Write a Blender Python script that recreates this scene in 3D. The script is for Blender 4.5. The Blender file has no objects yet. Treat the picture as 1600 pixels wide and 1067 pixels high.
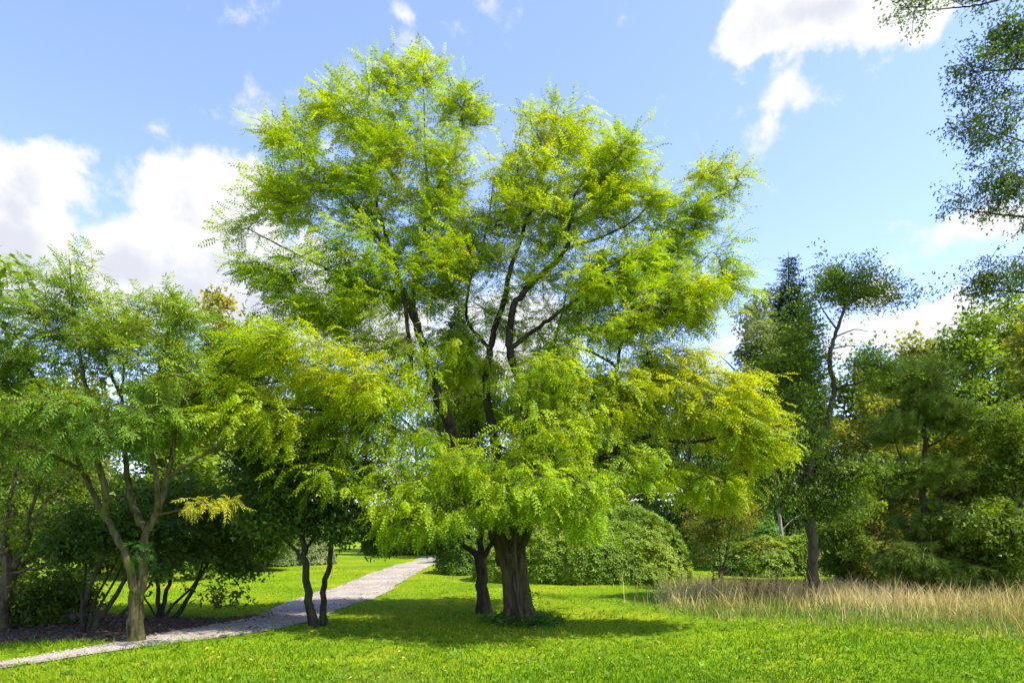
import bpy, math, random
import numpy as np
from mathutils import Vector
rng = np.random.default_rng(7); random.seed(7)
S = bpy.context.scene
COL = S.collection

# ---------------------------------------------------------------- camera
F = 1066.7; HOR = 825.0; CAMH = 1.6
cd = bpy.data.cameras.new('camera'); cam = bpy.data.objects.new('camera', cd); COL.objects.link(cam)
cd.sensor_width = 36; cd.lens = 24; cd.shift_y = (HOR-533.5)/1600; cd.clip_end = 3000
cam.location = (0, 0, CAMH); cam.rotation_euler = (math.radians(90), 0, 0); S.camera = cam

# ---------------------------------------------------------------- sky with clouds
SUN = Vector((0.50, -0.17, 0.86)).normalized()
world = bpy.data.worlds.new('World'); S.world = world; world.use_nodes = True
nt = world.node_tree; nt.nodes.clear()
def N(t, **k):
    n = nt.nodes.new(t)
    for a, b in k.items(): setattr(n, a, b)
    return n
def setin(n, i, v):
    if hasattr(v, 'is_output'): nt.links.new(v, n.inputs[i])
    else: n.inputs[i].default_value = v
def M(op, a, b=0.0, c=0.0, clamp=False):
    n = N('ShaderNodeMath', operation=op, use_clamp=clamp)
    setin(n, 0, a); setin(n, 1, b)
    if op in ('MULTIPLY_ADD', 'SMOOTH_MAX'): setin(n, 2, c)
    return n.outputs[0]
def VM(op, a, b, out=0):
    n = N('ShaderNodeVectorMath', operation=op); setin(n, 0, a); setin(n, 1, b)
    return n.outputs[out]
def noise(vec, scale, detail, rough=0.55):
    n = N('ShaderNodeTexNoise'); n.inputs['Scale'].default_value = scale; n.inputs['Detail'].default_value = detail
    n.inputs['Roughness'].default_value = rough; nt.links.new(vec, n.inputs['Vector'])
    return n
sky = N('ShaderNodeTexSky', sky_type='NISHITA'); sky.sun_disc = False
sky.sun_elevation = math.asin(SUN.z); sky.sun_rotation = math.atan2(SUN.x, SUN.y)
sky.air_density = 1.0; sky.dust_density = 0.6; sky.ozone_density = 1.6
dirv = N('ShaderNodeTexCoord').outputs['Generated']
warp = noise(dirv, 8.0, 8).outputs['Color']
wv = VM('SUBTRACT', warp, (0.5, 0.5, 0.5))
sc_ = N('ShaderNodeVectorMath', operation='SCALE'); setin(sc_, 0, wv); sc_.inputs['Scale'].default_value = 0.15
dw = VM('ADD', dirv, sc_.outputs[0])
def pdir(px, py): return Vector(((px-800)/F, 1, (HOR-py)/F)).normalized()
PUFFS = [(20,380,120,110,1.),(40,300,70,70,.9),(290,330,120,85,1.),(360,400,120,90,1.),(220,420,110,70,1.),(90,460,190,60,.9),
         (380,300,45,50,.8),(300,250,35,22,.25),(450,440,140,80,.9),(560,500,140,60,.8),(780,520,150,90,.8),
         (1290,15,170,60,1.),(1400,30,110,40,.7),(1260,130,60,45,.35),(1200,195,45,50,.35),(1420,510,120,45,1.),(1370,450,35,25,.7),(1530,500,110,50,.8),(1560,340,110,40,.4),
         (410,10,50,25,.2),(610,12,40,25,.22),(800,60,30,40,.15),(990,10,40,14,.15)]
acc = None
for px, py, rx, ry, w in PUFFS:
    c = pdir(px, py); r = Vector((c.y, -c.x, 0)).normalized(); u = r.cross(c)
    d = (px-800)/F; e = (HOR-py)/F; L2 = 1+d*d+e*e
    ra = rx/F/math.sqrt(L2); rb = ry/F/math.sqrt(L2)
    a = M('MULTIPLY', VM('DOT_PRODUCT', dw, tuple(r), 1), 1/ra)
    b = M('MULTIPLY_ADD', VM('DOT_PRODUCT', dw, tuple(u), 1), 1/rb)
    f = M('LESS_THAN', VM('DOT_PRODUCT', dirv, tuple(c), 1), 0.0)
    q = M('SQRT', M('ADD', M('MULTIPLY', a, a), M('MULTIPLY', b, b)))
    m = M('MULTIPLY', M('SUBTRACT', 1.15, M('MULTIPLY_ADD', f, 20.0, q)), 1.7*w)
    acc = m if acc is None else M('MAXIMUM', acc, m)
big = noise(dirv, 2.3, 3).outputs['Fac']
gen = M('MULTIPLY', M('SUBTRACT', big, 0.60), 3.0)                 # the same kind of scattered clouds all round
acc = M('MAXIMUM', acc, gen)
fb = noise(dirv, 15.0, 10, 0.62).outputs['Fac']
dens = M('ADD', acc, M('MULTIPLY', M('SUBTRACT', fb, 0.53), 2.4))
mr = N('ShaderNodeMapRange', interpolation_type='SMOOTHSTEP'); setin(mr, 0, dens)
mr.inputs[1].default_value = 0.0; mr.inputs[2].default_value = 0.6
sh = N('ShaderNodeMapRange', interpolation_type='SMOOTHSTEP')
setin(sh, 0, M('ADD', dens, M('MULTIPLY', M('SUBTRACT', noise(dirv, 8.0, 7).outputs['Fac'], 0.5), 3.0)))
sh.inputs[1].default_value = 0.9; sh.inputs[2].default_value = 2.0
cc = N('ShaderNodeMix', data_type='RGBA'); setin(cc, 0, sh.outputs[0])
CLOUD_HI, CLOUD_LO = (2.58, 2.60, 2.66, 1), (2.0, 2.07, 2.3, 1)
cc.inputs[6].default_value = CLOUD_HI; cc.inputs[7].default_value = CLOUD_LO
tint = N('ShaderNodeMix', data_type='RGBA', blend_type='MULTIPLY'); tint.inputs[0].default_value = 1.0
nt.links.new(sky.outputs[0], tint.inputs[6]); tint.inputs[7].default_value = (0.93, 0.86, 1.0, 1)
mx = N('ShaderNodeMix', data_type='RGBA'); setin(mx, 0, mr.outputs[0])
nt.links.new(tint.outputs[2], mx.inputs[6]); nt.links.new(cc.outputs[2], mx.inputs[7])
bg = N('ShaderNodeBackground'); bg.inputs[1].default_value = 0.121; nt.links.new(mx.outputs[2], bg.inputs[0])
nt.links.new(bg.outputs[0], N('ShaderNodeOutputWorld').inputs[0])

# ---------------------------------------------------------------- sun, exposure
sl = bpy.data.lights.new('sun', 'SUN'); sl.energy = 2.85; sl.angle = math.radians(0.6); sl.color = (1, 0.95, 0.84)
so = bpy.data.objects.new('sun', sl); COL.objects.link(so); so.rotation_euler = SUN.to_track_quat('Z', 'Y').to_euler(); so.location = SUN*60
vs = S.view_settings; vs.view_transform = 'Standard'; vs.look = 'None'; vs.gamma = 1; vs.use_curve_mapping = False; vs.exposure = 1.72
S.cycles.max_bounces = 6; S.cycles.diffuse_bounces = 5; S.cycles.glossy_bounces = 2

# ---------------------------------------------------------------- helpers
def W(px, py, D): return np.array([(px-800)/F*D, D, CAMH+(HOR-py)/F*D])
def ground(x, y):
    x = np.asarray(x, float); y = np.asarray(y, float)
    return 0.035*np.sin(x*.55+1.3)*np.sin(y*.41+.4)+0.02*np.sin(x*1.3+y*.9)+0.012*np.sin(x*2.9-y*2.1+2)
def gz(x, y): return float(ground(x, y))
def D_of(py): return CAMH*F/(py-HOR)
def sines(p, f, seed=0):
    r = np.random.default_rng(seed); o = np.zeros(len(p))
    for _ in range(7):
        k = r.normal(size=3)*f; o += np.sin(p@k+r.uniform(0, 6.28))
    return o/7*1.9

def mat(name):
    m = bpy.data.materials.new(name); m.use_nodes = True; t = m.node_tree
    return m, t, t.nodes['Principled BSDF'], t.nodes['Material Output']
def leaf_mat(name, transl=0.4, rough=0.5, tsat=(1.25, 1.15, 0.5), spec=0.35):
    m, t, p, o = mat(name); a = t.nodes.new('ShaderNodeAttribute'); a.attribute_name = 'Col'
    p.inputs['Roughness'].default_value = rough; p.inputs['Specular IOR Level'].default_value = spec
    t.links.new(a.outputs['Color'], p.inputs['Base Color'])
    mu = t.nodes.new('ShaderNodeMix'); mu.data_type = 'RGBA'; mu.blend_type = 'MULTIPLY'; mu.inputs[0].default_value = 1
    mu.inputs[7].default_value = (*tsat, 1); t.links.new(a.outputs['Color'], mu.inputs[6])
    tr = t.nodes.new('ShaderNodeBsdfTranslucent'); t.links.new(mu.outputs[2], tr.inputs[0])
    mixs = t.nodes.new('ShaderNodeMixShader'); mixs.inputs[0].default_value = transl
    t.links.new(p.outputs[0], mixs.inputs[1]); t.links.new(tr.outputs[0], mixs.inputs[2]); t.links.new(mixs.outputs[0], o.inputs[0])
    return m
def ramp(t, fac, stops):
    r = t.nodes.new('ShaderNodeValToRGB'); e = r.color_ramp.elements
    while len(e) < len(stops): e.new(0.5)
    for k, (p, c) in enumerate(stops): e[k].position = p; e[k].color = (*c, 1)
    t.links.new(fac, r.inputs[0]); return r.outputs[0]
def tnoise(t, vec, scale, detail=6, rough=.6):
    n = t.nodes.new('ShaderNodeTexNoise'); n.inputs['Scale'].default_value = scale; n.inputs['Detail'].default_value = detail
    n.inputs['Roughness'].default_value = rough
    if vec is not None: t.links.new(vec, n.inputs['Vector'])
    return n.outputs['Fac']
def bark_mat(name, c0, c1, moss=None, zs=0.18, scale=18, bump=0.9):
    m, t, p, o = mat(name); p.inputs['Roughness'].default_value = .9; p.inputs['Specular IOR Level'].default_value = .15
    tc = t.nodes.new('ShaderNodeTexCoord').outputs['Object']
    mp = t.nodes.new('ShaderNodeMapping'); mp.inputs['Scale'].default_value = (1, 1, zs); t.links.new(tc, mp.inputs[0])
    f = tnoise(t, mp.outputs[0], scale, 8, .65); c = ramp(t, f, [(.40, c0), (.62, c1)])
    if moss:
        g = ramp(t, tnoise(t, tc, 3.5, 5), [(.46, (0, 0, 0)), (.66, (1, 1, 1))])
        mm = t.nodes.new('ShaderNodeMix'); mm.data_type = 'RGBA'; t.links.new(g, mm.inputs[0]); t.links.new(c, mm.inputs[6]); mm.inputs[7].default_value = (*moss, 1); c = mm.outputs[2]
    t.links.new(c, p.inputs['Base Color'])
    b = t.nodes.new('ShaderNodeBump'); b.inputs['Strength'].default_value = bump; b.inputs['Distance'].default_value = .03
    t.links.new(f, b.inputs['Height']); t.links.new(b.outputs[0], p.inputs['Normal'])
    return m
BARK_MAIN = bark_mat('furrowed_bark', (.022, .016, .010), (.125, .095, .062), (.085, .08, .03), .09, 20, 1.0)
BARK_DARK = bark_mat('dark_bark', (.018, .014, .010), (.07, .055, .038), (.05, .055, .02))
BARK_MOSS = bark_mat('mossy_bark', (.03, .026, .012), (.125, .108, .046), (.095, .105, .022), .16, 17, 1.0)
BARK_BROWN = bark_mat('brown_bark', (.045, .032, .02), (.16, .12, .08), (.08, .08, .035))
BARK_PALE = bark_mat('pale_bark', (.20, .17, .13), (.42, .38, .31))
LEAF_GOLD = leaf_mat('golden_leaf', .52, .5, (1.28, 1.12, .3), .25)
LEAF = leaf_mat('green_leaf', .45, .5, (1.3, 1.15, .4), .25)
LEAF_GLOSSY = leaf_mat('glossy_leaf', .28, .55, (1.3, 1.15, .4), .16)
NEEDLE = leaf_mat('needle_leaf', .15, .6, (1.1, 1.1, .6), .25)
GRASS = leaf_mat('grass_blade', .4, .6, (1.15, 1.1, .4), .12)
DRY = leaf_mat('dry_stalk', .3, .7, (1.1, 1, .8), .2)

def mesh_obj(name, V, Fc, m, parent=None, col=None, smooth=False, base=None):
    V = np.asarray(V, np.float32); Fc = np.asarray(Fc, np.int32)
    if base is not None: V = V-np.asarray(base, np.float32)
    k = Fc.shape[1]; me = bpy.data.meshes.new(name)
    me.vertices.add(len(V)); me.vertices.foreach_set('co', V.ravel())
    me.loops.add(Fc.size); me.loops.foreach_set('vertex_index', Fc.ravel())
    me.polygons.add(len(Fc)); me.polygons.foreach_set('loop_start', np.arange(0, Fc.size, k, dtype=np.int32))
    me.polygons.foreach_set('loop_total', np.full(len(Fc), k, np.int32))
    if smooth: me.polygons.foreach_set('use_smooth', np.ones(len(Fc), bool))
    if col is not None:
        a = me.color_attributes.new('Col', 'FLOAT_COLOR', 'POINT'); c4 = np.ones((len(V), 4), np.float32); c4[:, :3] = col
        a.data.foreach_set('color', c4.ravel())
    me.update(calc_edges=True); me.materials.append(m)
    o = bpy.data.objects.new(name, me); COL.objects.link(o)
    if parent is not None: o.parent = parent
    return o
def tag(o, label=None, cat=None, group=None, kind=None):
    if label: o['label'] = label
    if cat: o['category'] = cat
    if group: o['group'] = group
    if kind: o['kind'] = kind
    return o
def thing(name, label, cat, loc, group=None):
    o = bpy.data.objects.new(name, None); COL.objects.link(o); o.location = loc; o.empty_display_size = .2
    return tag(o, label, cat, group)
def tubes(P, R, s=5, wob=0.0):
    """batch of tubes: P (n,k,3), R (n,k)"""
    P = np.asarray(P, float); R = np.asarray(R, float); n, k = R.shape
    T = np.gradient(P, axis=1); T /= np.linalg.norm(T, axis=2, keepdims=True)+1e-9
    ref = np.where(np.abs(T.mean(1))[:, 2:3] > .8, [[1., .13, 0]], [[.1, .05, 1.]])[:, None, :]
    A = np.cross(T, ref); A /= np.linalg.norm(A, axis=2, keepdims=True)+1e-9; B = np.cross(T, A)
    th = np.arange(s)/s*2*np.pi
    rr = R[:, :, None]*(1+wob*np.random.default_rng(3).normal(size=(n, k, s)))
    V = P[:, :, None, :]+rr[..., None]*(A[:, :, None, :]*np.cos(th)[None, None, :, None]+B[:, :, None, :]*np.sin(th)[None, None, :, None])
    idx = np.arange(n*k*s).reshape(n, k, s); nx = np.roll(idx, -1, 2)
    Fc = np.stack([idx[:, :-1], nx[:, :-1], nx[:, 1:], idx[:, 1:]], -1).reshape(-1, 4)
    return V.reshape(-1, 3), Fc
def spline(pts, step=.12):
    pts = np.asarray(pts, float); p = np.vstack([2*pts[0]-pts[1], pts, 2*pts[-1]-pts[-2]]); out = []
    for i in range(1, len(p)-2):
        m = max(2, int(np.linalg.norm(p[i+1]-p[i])/step))
        for t in np.linspace(0, 1, m, endpoint=False):
            out.append(.5*((2*p[i])+(p[i+1]-p[i-1])*t+(2*p[i-1]-5*p[i]+4*p[i+1]-p[i+2])*t*t+(3*p[i]-p[i-1]-3*p[i+1]+p[i+2])*t**3))
    out.append(pts[-1]); return np.array(out)

# ---- leaf templates: (V, tris)
def diamond(b, d, nrm, L, w, fold=.12):
    d = d/np.linalg.norm(d); s = np.cross(nrm, d); s /= np.linalg.norm(s); m = b+d*L*.45
    return [b, m-s*w/2+nrm*fold*w, b+d*L, m+s*w/2+nrm*fold*w]
QT = np.array([[0, 1, 2], [0, 2, 3]])
def t_pinnate(pairs, L, ll, lw, droop, ang=62):
    V = []; a = math.radians(ang)
    def rac(s): return np.array([s*L*math.cos(droop*s*.8), 0, -L*s*s*math.sin(droop)*.75])
    for i in range(pairs):
        s = .2+.75*i/(pairs-1); p = rac(s); k = 1-.35*abs(s-.5)
        for sg in (-1, 1):
            d = np.array([math.cos(a), sg*math.sin(a), -.2-.2*droop+.16*math.sin(i*2.3+sg)]); V += diamond(p, d, np.array([.25*math.sin(i*3.1+sg*2), -sg*.25, 1.]), ll*k, lw*k)
    p = rac(1); V += diamond(p, p-rac(.9)+1e-6, np.array([.3, 0, 1.]), ll, lw)
    nl = len(V)//4; V += [rac(0)+[0, .003, 0], rac(.5)+[0, .0025, 0], rac(.5)-[0, .0025, 0], rac(0)-[0, .003, 0], rac(.5)+[0, .0025, 0], rac(1)+[0, .001, 0], rac(1)-[0, .001, 0], rac(.5)-[0, .0025, 0]]
    return np.array(V), np.vstack([np.vstack([QT+4*i for i in range(nl)]), [[4*nl, 4*nl+1, 4*nl+3], [4*nl+4, 4*nl+5, 4*nl+7]]])
def t_rosette(n, L, w, tilt, seed):
    r = np.random.default_rng(seed); V = []
    for i in range(n):
        a = i/n*6.283+r.uniform(-.3, .3); t = tilt+r.uniform(-.3, .3)
        d = np.array([math.sin(t)*0+math.cos(t), math.sin(a)*.0, 0]); d = np.array([math.sin(t), math.cos(t)*math.cos(a), math.cos(t)*math.sin(a)])
        nn = np.array([math.cos(t), -math.sin(t)*math.cos(a), -math.sin(t)*math.sin(a)])
        V += diamond(d*L*.08, d, nn, L*r.uniform(.75, 1.1), w, .1)
    return np.array(V), np.vstack([QT+4*i for i in range(n)])
def t_spray(n, L, ll, lw, seed, flat=.5):
    r = np.random.default_rng(seed); V = []
    for i in range(n):
        p = np.array([r.uniform(0, 1)*L, r.normal()*L*.28, r.normal()*L*.28*flat])
        d = r.normal(size=3)*[1, 1, .6]+[.7, 0, -.3]; nn = r.normal(size=3)*.5+[0, 0, 1.]
        V += diamond(p, d, nn/np.linalg.norm(nn), ll*r.uniform(.7, 1.2), lw*r.uniform(.8, 1.2), .1)
    return np.array(V), np.vstack([QT+4*i for i in range(n)])
def t_tri(t):
    V = t[0].reshape(-1, 4, 3); V = np.stack([V[:, 0]*.8+V[:, 1]*.2, V[:, 2], V[:, 3]+(V[:, 3]-V[:, 1])*.35], 1).reshape(-1, 3)
    return V, np.arange(len(V)).reshape(-1, 3)
def t_needles(n, L, ll, w, seed):
    r = np.random.default_rng(seed); V = []
    for i in range(n):
        a = r.uniform(0, 6.283); p = np.array([r.uniform(0, 1)*L, 0, 0]); d = np.array([.75, math.cos(a)*.6, math.sin(a)*.6+.1])
        s = np.cross(d, r.normal(size=3)); s /= np.linalg.norm(s); V += [p-s*w/2, p+s*w/2, p+d*ll]
    return np.array(V), np.arange(3*n).reshape(-1, 3)
ROB = [t_pinnate(6, .27, .066, .031, d, 72) for d in (.0, .3, .65)]
ASH = [t_pinnate(5, .24, .088, .020, d, 50) for d in (.1, .5, .95)]
RHO = [t_rosette(7, .15, .05, .12, s) for s in range(3)]
OVAL = [t_spray(7, .22, .085, .045, s) for s in range(4)]
SMALL = [t_tri(t_spray(9, .2, .056, .03, s+20)) for s in range(4)]
OVALT = [t_tri(q) for q in OVAL]; ROBT = [t_tri(q) for q in ROB]
FAR = [t_tri(t_spray(6, .45, .20, .12, s+10, .6)) for s in range(4)]
PINE = [t_needles(26, .16, .11, .008, s) for s in range(3)]
HANG = [t_tri(t_spray(7, .5, .12, .045, s+40, .2)) for s in range(3)]

def leaves(P, Dir, Up, sc, cols, temps):
    P = np.asarray(P, float); n = len(P); x = Dir/(np.linalg.norm(Dir, axis=1, keepdims=True)+1e-9)
    z = Up-(Up*x).sum(1, keepdims=True)*x; z /= np.linalg.norm(z, axis=1, keepdims=True)+1e-9; y = np.cross(z, x)
    R = np.stack([x, y, z], 1); pick = rng.integers(0, len(temps), n); Vs, Fs, Cs = [], [], []; off = 0
    for k, (tv, tf) in enumerate(temps):
        i = np.where(pick == k)[0]
        if len(i) == 0: continue
        v = np.einsum('vj,njk->nvk', tv, R[i])*sc[i][:, None, None]+P[i][:, None, :]
        Vs.append(v.reshape(-1, 3)); Fs.append((tf[None]+(np.arange(len(i))*len(tv))[:, None, None]).reshape(-1, 3)+off)
        Cs.append(np.repeat(cols[i], len(tv), 0)); off += len(i)*len(tv)
    return np.vstack(Vs), np.vstack(Fs), np.vstack(Cs)
def palette(P, stops, seed, f=1.1, jit=.16, spread=.5):
    """leaf colour from a list of leaf colours; neighbouring leaves are alike"""
    st = np.array(stops, float); t = .52+spread*(.65*sines(P, f, seed)+.5*rng.normal(size=len(P))*.6); t = np.clip(t, 0, .999)*(len(st)-1)
    i = np.minimum(t.astype(int), len(st)-2); fr = (t-i)[:, None]; c = st[i]*(1-fr)+st[i+1]*fr
    return np.clip(c*(1+jit*rng.normal(size=(len(P), 1))), .004, .9)

# ---- tree builder
def blob_points(blobs, D, n, shell=.5):
    w = np.array([b[6] if len(b) > 6 else 1. for b in blobs]); vol = np.array([b[3]*b[4]*b[5] for b in blobs])**.72*w; ct = rng.multinomial(n, vol/vol.sum()); out = []
    for b, c in zip(blobs, ct):
        d = D+b[2]; o = W(b[0], b[1], d); v = rng.normal(size=(c, 3)); v /= np.linalg.norm(v, axis=1, keepdims=True)+1e-9
        out.append(o+v*(rng.uniform(0, 1, (c, 1))**shell)*np.array([b[3]/F*d, b[5], b[4]/F*d]))
    return np.vstack(out)
def make_tree(name, label, cat, base, D, limbs, blobs, ncl, ntw, nlf, temps, stops, bark, lmat, sig=.3, lsc=1., flat=.6, group=None,
              seed=0, twigr=.004, leafout=.5, droop=.25, shell=.5, f=1.1, spread=.5, gn=.012, picks=0, brt=.012, upw=.5, colfn=None, twigs=True, ptemps=None):
    """limbs: [(kind, [(px,py,dD)...], r0, r1)]; blobs: [(px,py,dD,rx,ry,rD[,weight])]"""
    b = W(base[0], base[1], D) if len(base) == 2 else np.array(base, float); b[2] = gz(b[0], b[1])
    root = thing(name, label, cat, b, group); nodes, tang, nrad = [], [], []
    for i, (kind, pts, r0, r1) in enumerate(limbs):
        P = spline([W(p[0], p[1], D+p[2]) for p in pts], .1 if D < 17 else .45)
        if kind == 'trunk': P[0] = [P[0][0], P[0][1], gz(P[0][0], P[0][1])-.06]
        n = len(P); t = np.linspace(0, 1, n); R = r0+(r1-r0)*t**.85
        if kind == 'trunk': R = R*(1+.45*np.exp(-np.arange(n)*(.1 if D < 17 else .45)/.18))
        j = rng.normal(size=(n, 3))*gn*min(1, r0*12+.3); j[0] = 0; P = P+j*np.minimum(1, R[:, None]*14+.25)
        V, Fc = tubes(P[None], R[None], (12 if r0 > .04 else 7) if D < 17 else (8 if kind == 'trunk' else 5), .03)
        mesh_obj(kind, V, Fc, bark, root, smooth=True, base=b)
        k0 = 0 if kind != 'trunk' else int(n*.45); nodes.append(P[k0:]); tang.append(np.gradient(P, axis=0)[k0:]); nrad.append(R[k0:])
    C = blob_points(blobs, D, ncl, shell); sk = np.vstack(nodes); dmin = np.array([np.min(((sk-c)**2).sum(1)) for c in C]); C = C[np.argsort(dmin)]
    K = 7 if twigs else 5; tot = len(sk)+ncl*(K-1); X = np.zeros((tot, 3)); T = np.zeros((tot, 3)); Rr = np.zeros(tot); m = len(sk)
    X[:m] = sk; T[:m] = np.vstack(tang); T[:m] /= np.linalg.norm(T[:m], axis=1, keepdims=True)+1e-9; Rr[:m] = np.concatenate(nrad)
    PP = np.zeros((len(C), K, 3)); PR = np.zeros((len(C), K)); tt = np.linspace(0, 1, K)[:, None]
    for i, c in enumerate(C):
        dv = c-X[:m]; ds = np.sqrt((dv**2).sum(1)); k = np.argmin(ds+upw*np.maximum(0, X[:m, 2]-c[2]+.1*ds)); L = ds[k]; p = X[k]
        q = p+(T[k]*.45+np.array([0, 0, .18])+rng.normal(size=3)*.16)*L*.6
        P = (1-tt)**2*p+2*tt*(1-tt)*q+tt**2*c; P[1:-1] += rng.normal(size=(K-2, 3))*.025*L
        r0 = min(.75*Rr[k], .003+brt*L); PP[i] = P; PR[i] = np.linspace(r0, min(twigr, r0), K)
        X[m:m+K-1] = P[1:]; g = np.gradient(P, axis=0)[1:]; T[m:m+K-1] = g/(np.linalg.norm(g, axis=1, keepdims=True)+1e-9); Rr[m:m+K-1] = PR[i, 1:]; m += K-1
    V, Fc = tubes(PP, PR, 4 if twigs else 3); tag(mesh_obj('branches', V, Fc, bark, root, smooth=True, base=b), kind='stuff')
    nT = len(C)*ntw; ci = np.repeat(np.arange(len(C)), ntw); st = PP[ci, rng.integers(K-4, K, nT)]
    cen = C.mean(0); out = C[ci]-cen; out /= np.linalg.norm(out, axis=1, keepdims=True)+1e-9
    En = C[ci]+np.clip(rng.normal(size=(nT, 3)), -1.7, 1.7)*sig*np.array([1, 1, flat])+out*sig*.4
    if twigs:
        V, Fc = tubes(np.stack([st, En], 1), np.tile([twigr, twigr*.4], (nT, 1)), 3)
        tag(mesh_obj('twigs', V, Fc, bark, root, smooth=True, base=b), kind='stuff')
    li = np.repeat(np.arange(nT), nlf); n = len(li); fr = rng.uniform(.35, 1.02, (n, 1)); P = st[li]*(1-fr)+En[li]*fr
    td = En-st; td /= np.linalg.norm(td, axis=1, keepdims=True)+1e-9; rd = rng.normal(size=(n, 3))*[1, 1, .45]
    Dr = td[li]*.5+rd*.62+out[li]*leafout+np.array([0, 0, -droop]); Up = np.array([0, 0, 1.])+rng.normal(size=(n, 3))*.38
    sc = lsc*rng.uniform(.72, 1.2, n); cols = palette(P, stops, seed+5, f, spread=spread)
    if colfn is not None: cols = colfn(P, cols)
    keep = np.ones(n, bool)
    if picks:
        near = np.argsort(P[:, 1]+.35*np.abs(P[:, 2]-2.2))[:picks*6]; pk = rng.choice(near, picks, replace=False); keep[pk] = False
    V, Fc, Cc = leaves(P[keep], Dr[keep], Up[keep], sc[keep], cols[keep], temps)
    crown = tag(mesh_obj('crown', V, Fc, lmat, root, col=Cc, base=b), kind='stuff')
    if picks:
        ms = []
        qs = np.quantile(cols[pk].sum(1), [.1, .3, .5, .7, .9]); lv = [cols[pk][np.argmin(abs(cols[pk].sum(1)-q))] for q in qs]
        for tv, tf in (ptemps or temps):
            for c in lv:
                o = mesh_obj('leaf', tv, tf, lmat, None, col=np.tile(c, (len(tv), 1))); ms.append(o.data); bpy.data.objects.remove(o)
        for i in pk:
            x = Vector(Dr[i]).normalized(); z = Vector(Up[i]); z = (z-z.dot(x)*x).normalized(); y = z.cross(x)
            o = bpy.data.objects.new('leaf', ms[random.randrange(len(temps))*5+int(np.argmin(abs(np.array(qs)-cols[i].sum())))])
            COL.objects.link(o); o.parent = crown
            from mathutils import Matrix
            mw = Matrix((x, y, z)).transposed().to_4x4(); mw.translation = Vector(P[i]-b); o.matrix_basis = mw @ Matrix.Scale(float(sc[i]), 4)
    return root
#==SETTING==
# ---------------------------------------------------------------- ground, path, bed
def gpt(px, py): d = D_of(py); return np.array([(px-800)/F*d, d])
def resample(pts, n):
    p = np.array([gpt(*q) for q in pts]); s = np.r_[0, np.cumsum(np.linalg.norm(np.diff(p, axis=0), axis=1))]; t = np.linspace(0, s[-1], n)
    return np.stack([np.interp(t, s, p[:, 0]), np.interp(t, s, p[:, 1])], 1)
PATH_U = [(-260,1052),(-80,1042),(0,1034),(100,1021),(190,1006),(300,986),(400,966),(440,945),(500,922),(560,904),(620,883),(660,870),(700,861),(760,855)]
PATH_L = [(-260,1070),(-80,1056),(0,1046),(110,1033),(200,1020),(330,1003),(400,990),(480,973),(535,953),(600,926),(650,896),(690,877),(740,868),(800,861)]
BED_U = [(-160,948),(50,953),(230,966),(330,966),(432,961)]
BED_L = [(-160,1008),(30,1006),(190,1006),(300,987),(432,966)]
PU, PL, BU, BL = resample(PATH_U, 110), resample(PATH_L, 110), resample(BED_U, 40), resample(BED_L, 40)
def inside(poly, x, y):
    r = np.zeros(len(x), bool); j = len(poly)-1
    for i in range(len(poly)):
        (xi, yi), (xj, yj) = poly[i], poly[j]
        r ^= ((yi > y) != (yj > y)) & (x < (xj-xi)*(y-yi)/(yj-yi+1e-12)+xi); j = i
    return r
PATHPOLY = np.vstack([PU, PL[::-1]]); BEDPOLY = np.vstack([BU, BL[::-1]])
def ribbon(name, A, B, k, dz, m, jag, crown=0):
    n = len(A); A = A+rng.normal(size=A.shape)*jag; B = B+rng.normal(size=B.shape)*jag; t = np.linspace(0, 1, k)
    P = A[:, None]*(1-t)[None, :, None]+B[:, None]*t[None, :, None]; z = ground(P[..., 0], P[..., 1])+dz+crown*np.sin(np.pi*t)[None]
    V = np.concatenate([P, z[..., None]], 2).reshape(-1, 3); i = np.arange(n*k).reshape(n, k)
    Fc = np.stack([i[:-1, :-1], i[:-1, 1:], i[1:, 1:], i[1:, :-1]], -1).reshape(-1, 4)
    return tag(mesh_obj(name, V, Fc, m, smooth=True), kind='structure')
m_, t, p, o = mat('lawn_turf'); p.inputs['Roughness'].default_value = .95; p.inputs['Specular IOR Level'].default_value = .05
tc = t.nodes.new('ShaderNodeTexCoord').outputs['Object']
c1 = ramp(t, tnoise(t, tc, .45, 5, .6), [(.3, (.11, .21, .006)), (.52, (.18, .28, .007)), (.70, (.32, .33, .02))])
c2 = ramp(t, tnoise(t, tc, 9, 8, .7), [(.3, (.45, .5, .4)), (.7, (1.25, 1.2, 1.1))])
mm = t.nodes.new('ShaderNodeMix'); mm.data_type = 'RGBA'; mm.blend_type = 'MULTIPLY'; mm.inputs[0].default_value = 1
t.links.new(c1, mm.inputs[6]); t.links.new(c2, mm.inputs[7]); t.links.new(mm.outputs[2], p.inputs['Base Color'])
b_ = t.nodes.new('ShaderNodeBump'); b_.inputs['Strength'].default_value = .8; b_.inputs['Distance'].default_value = .05
t.links.new(tnoise(t, tc, 22, 6, .7), b_.inputs['Height']); t.links.new(b_.outputs[0], p.inputs['Normal']); LAWN = m_
g = np.sinh(np.linspace(-6.2, 6.2, 80)); gx = g/np.sinh(6.2)*500; gy = 12+g/np.sinh(6.2)*700
fx = np.unique(np.r_[gx, np.arange(-14, 14, .6)]); fy = np.unique(np.r_[gy[gy > -120], np.arange(4, 26, .6)])
Xg, Yg = np.meshgrid(fx, fy, indexing='ij'); i = np.arange(Xg.size).reshape(Xg.shape)
mesh_g = mesh_obj('lawn', np.stack([Xg, Yg, ground(Xg, Yg)], -1).reshape(-1, 3), np.stack([i[:-1, :-1], i[1:, :-1], i[1:, 1:], i[:-1, 1:]], -1).reshape(-1, 4), LAWN, smooth=True)
tag(mesh_g, kind='structure')
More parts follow.
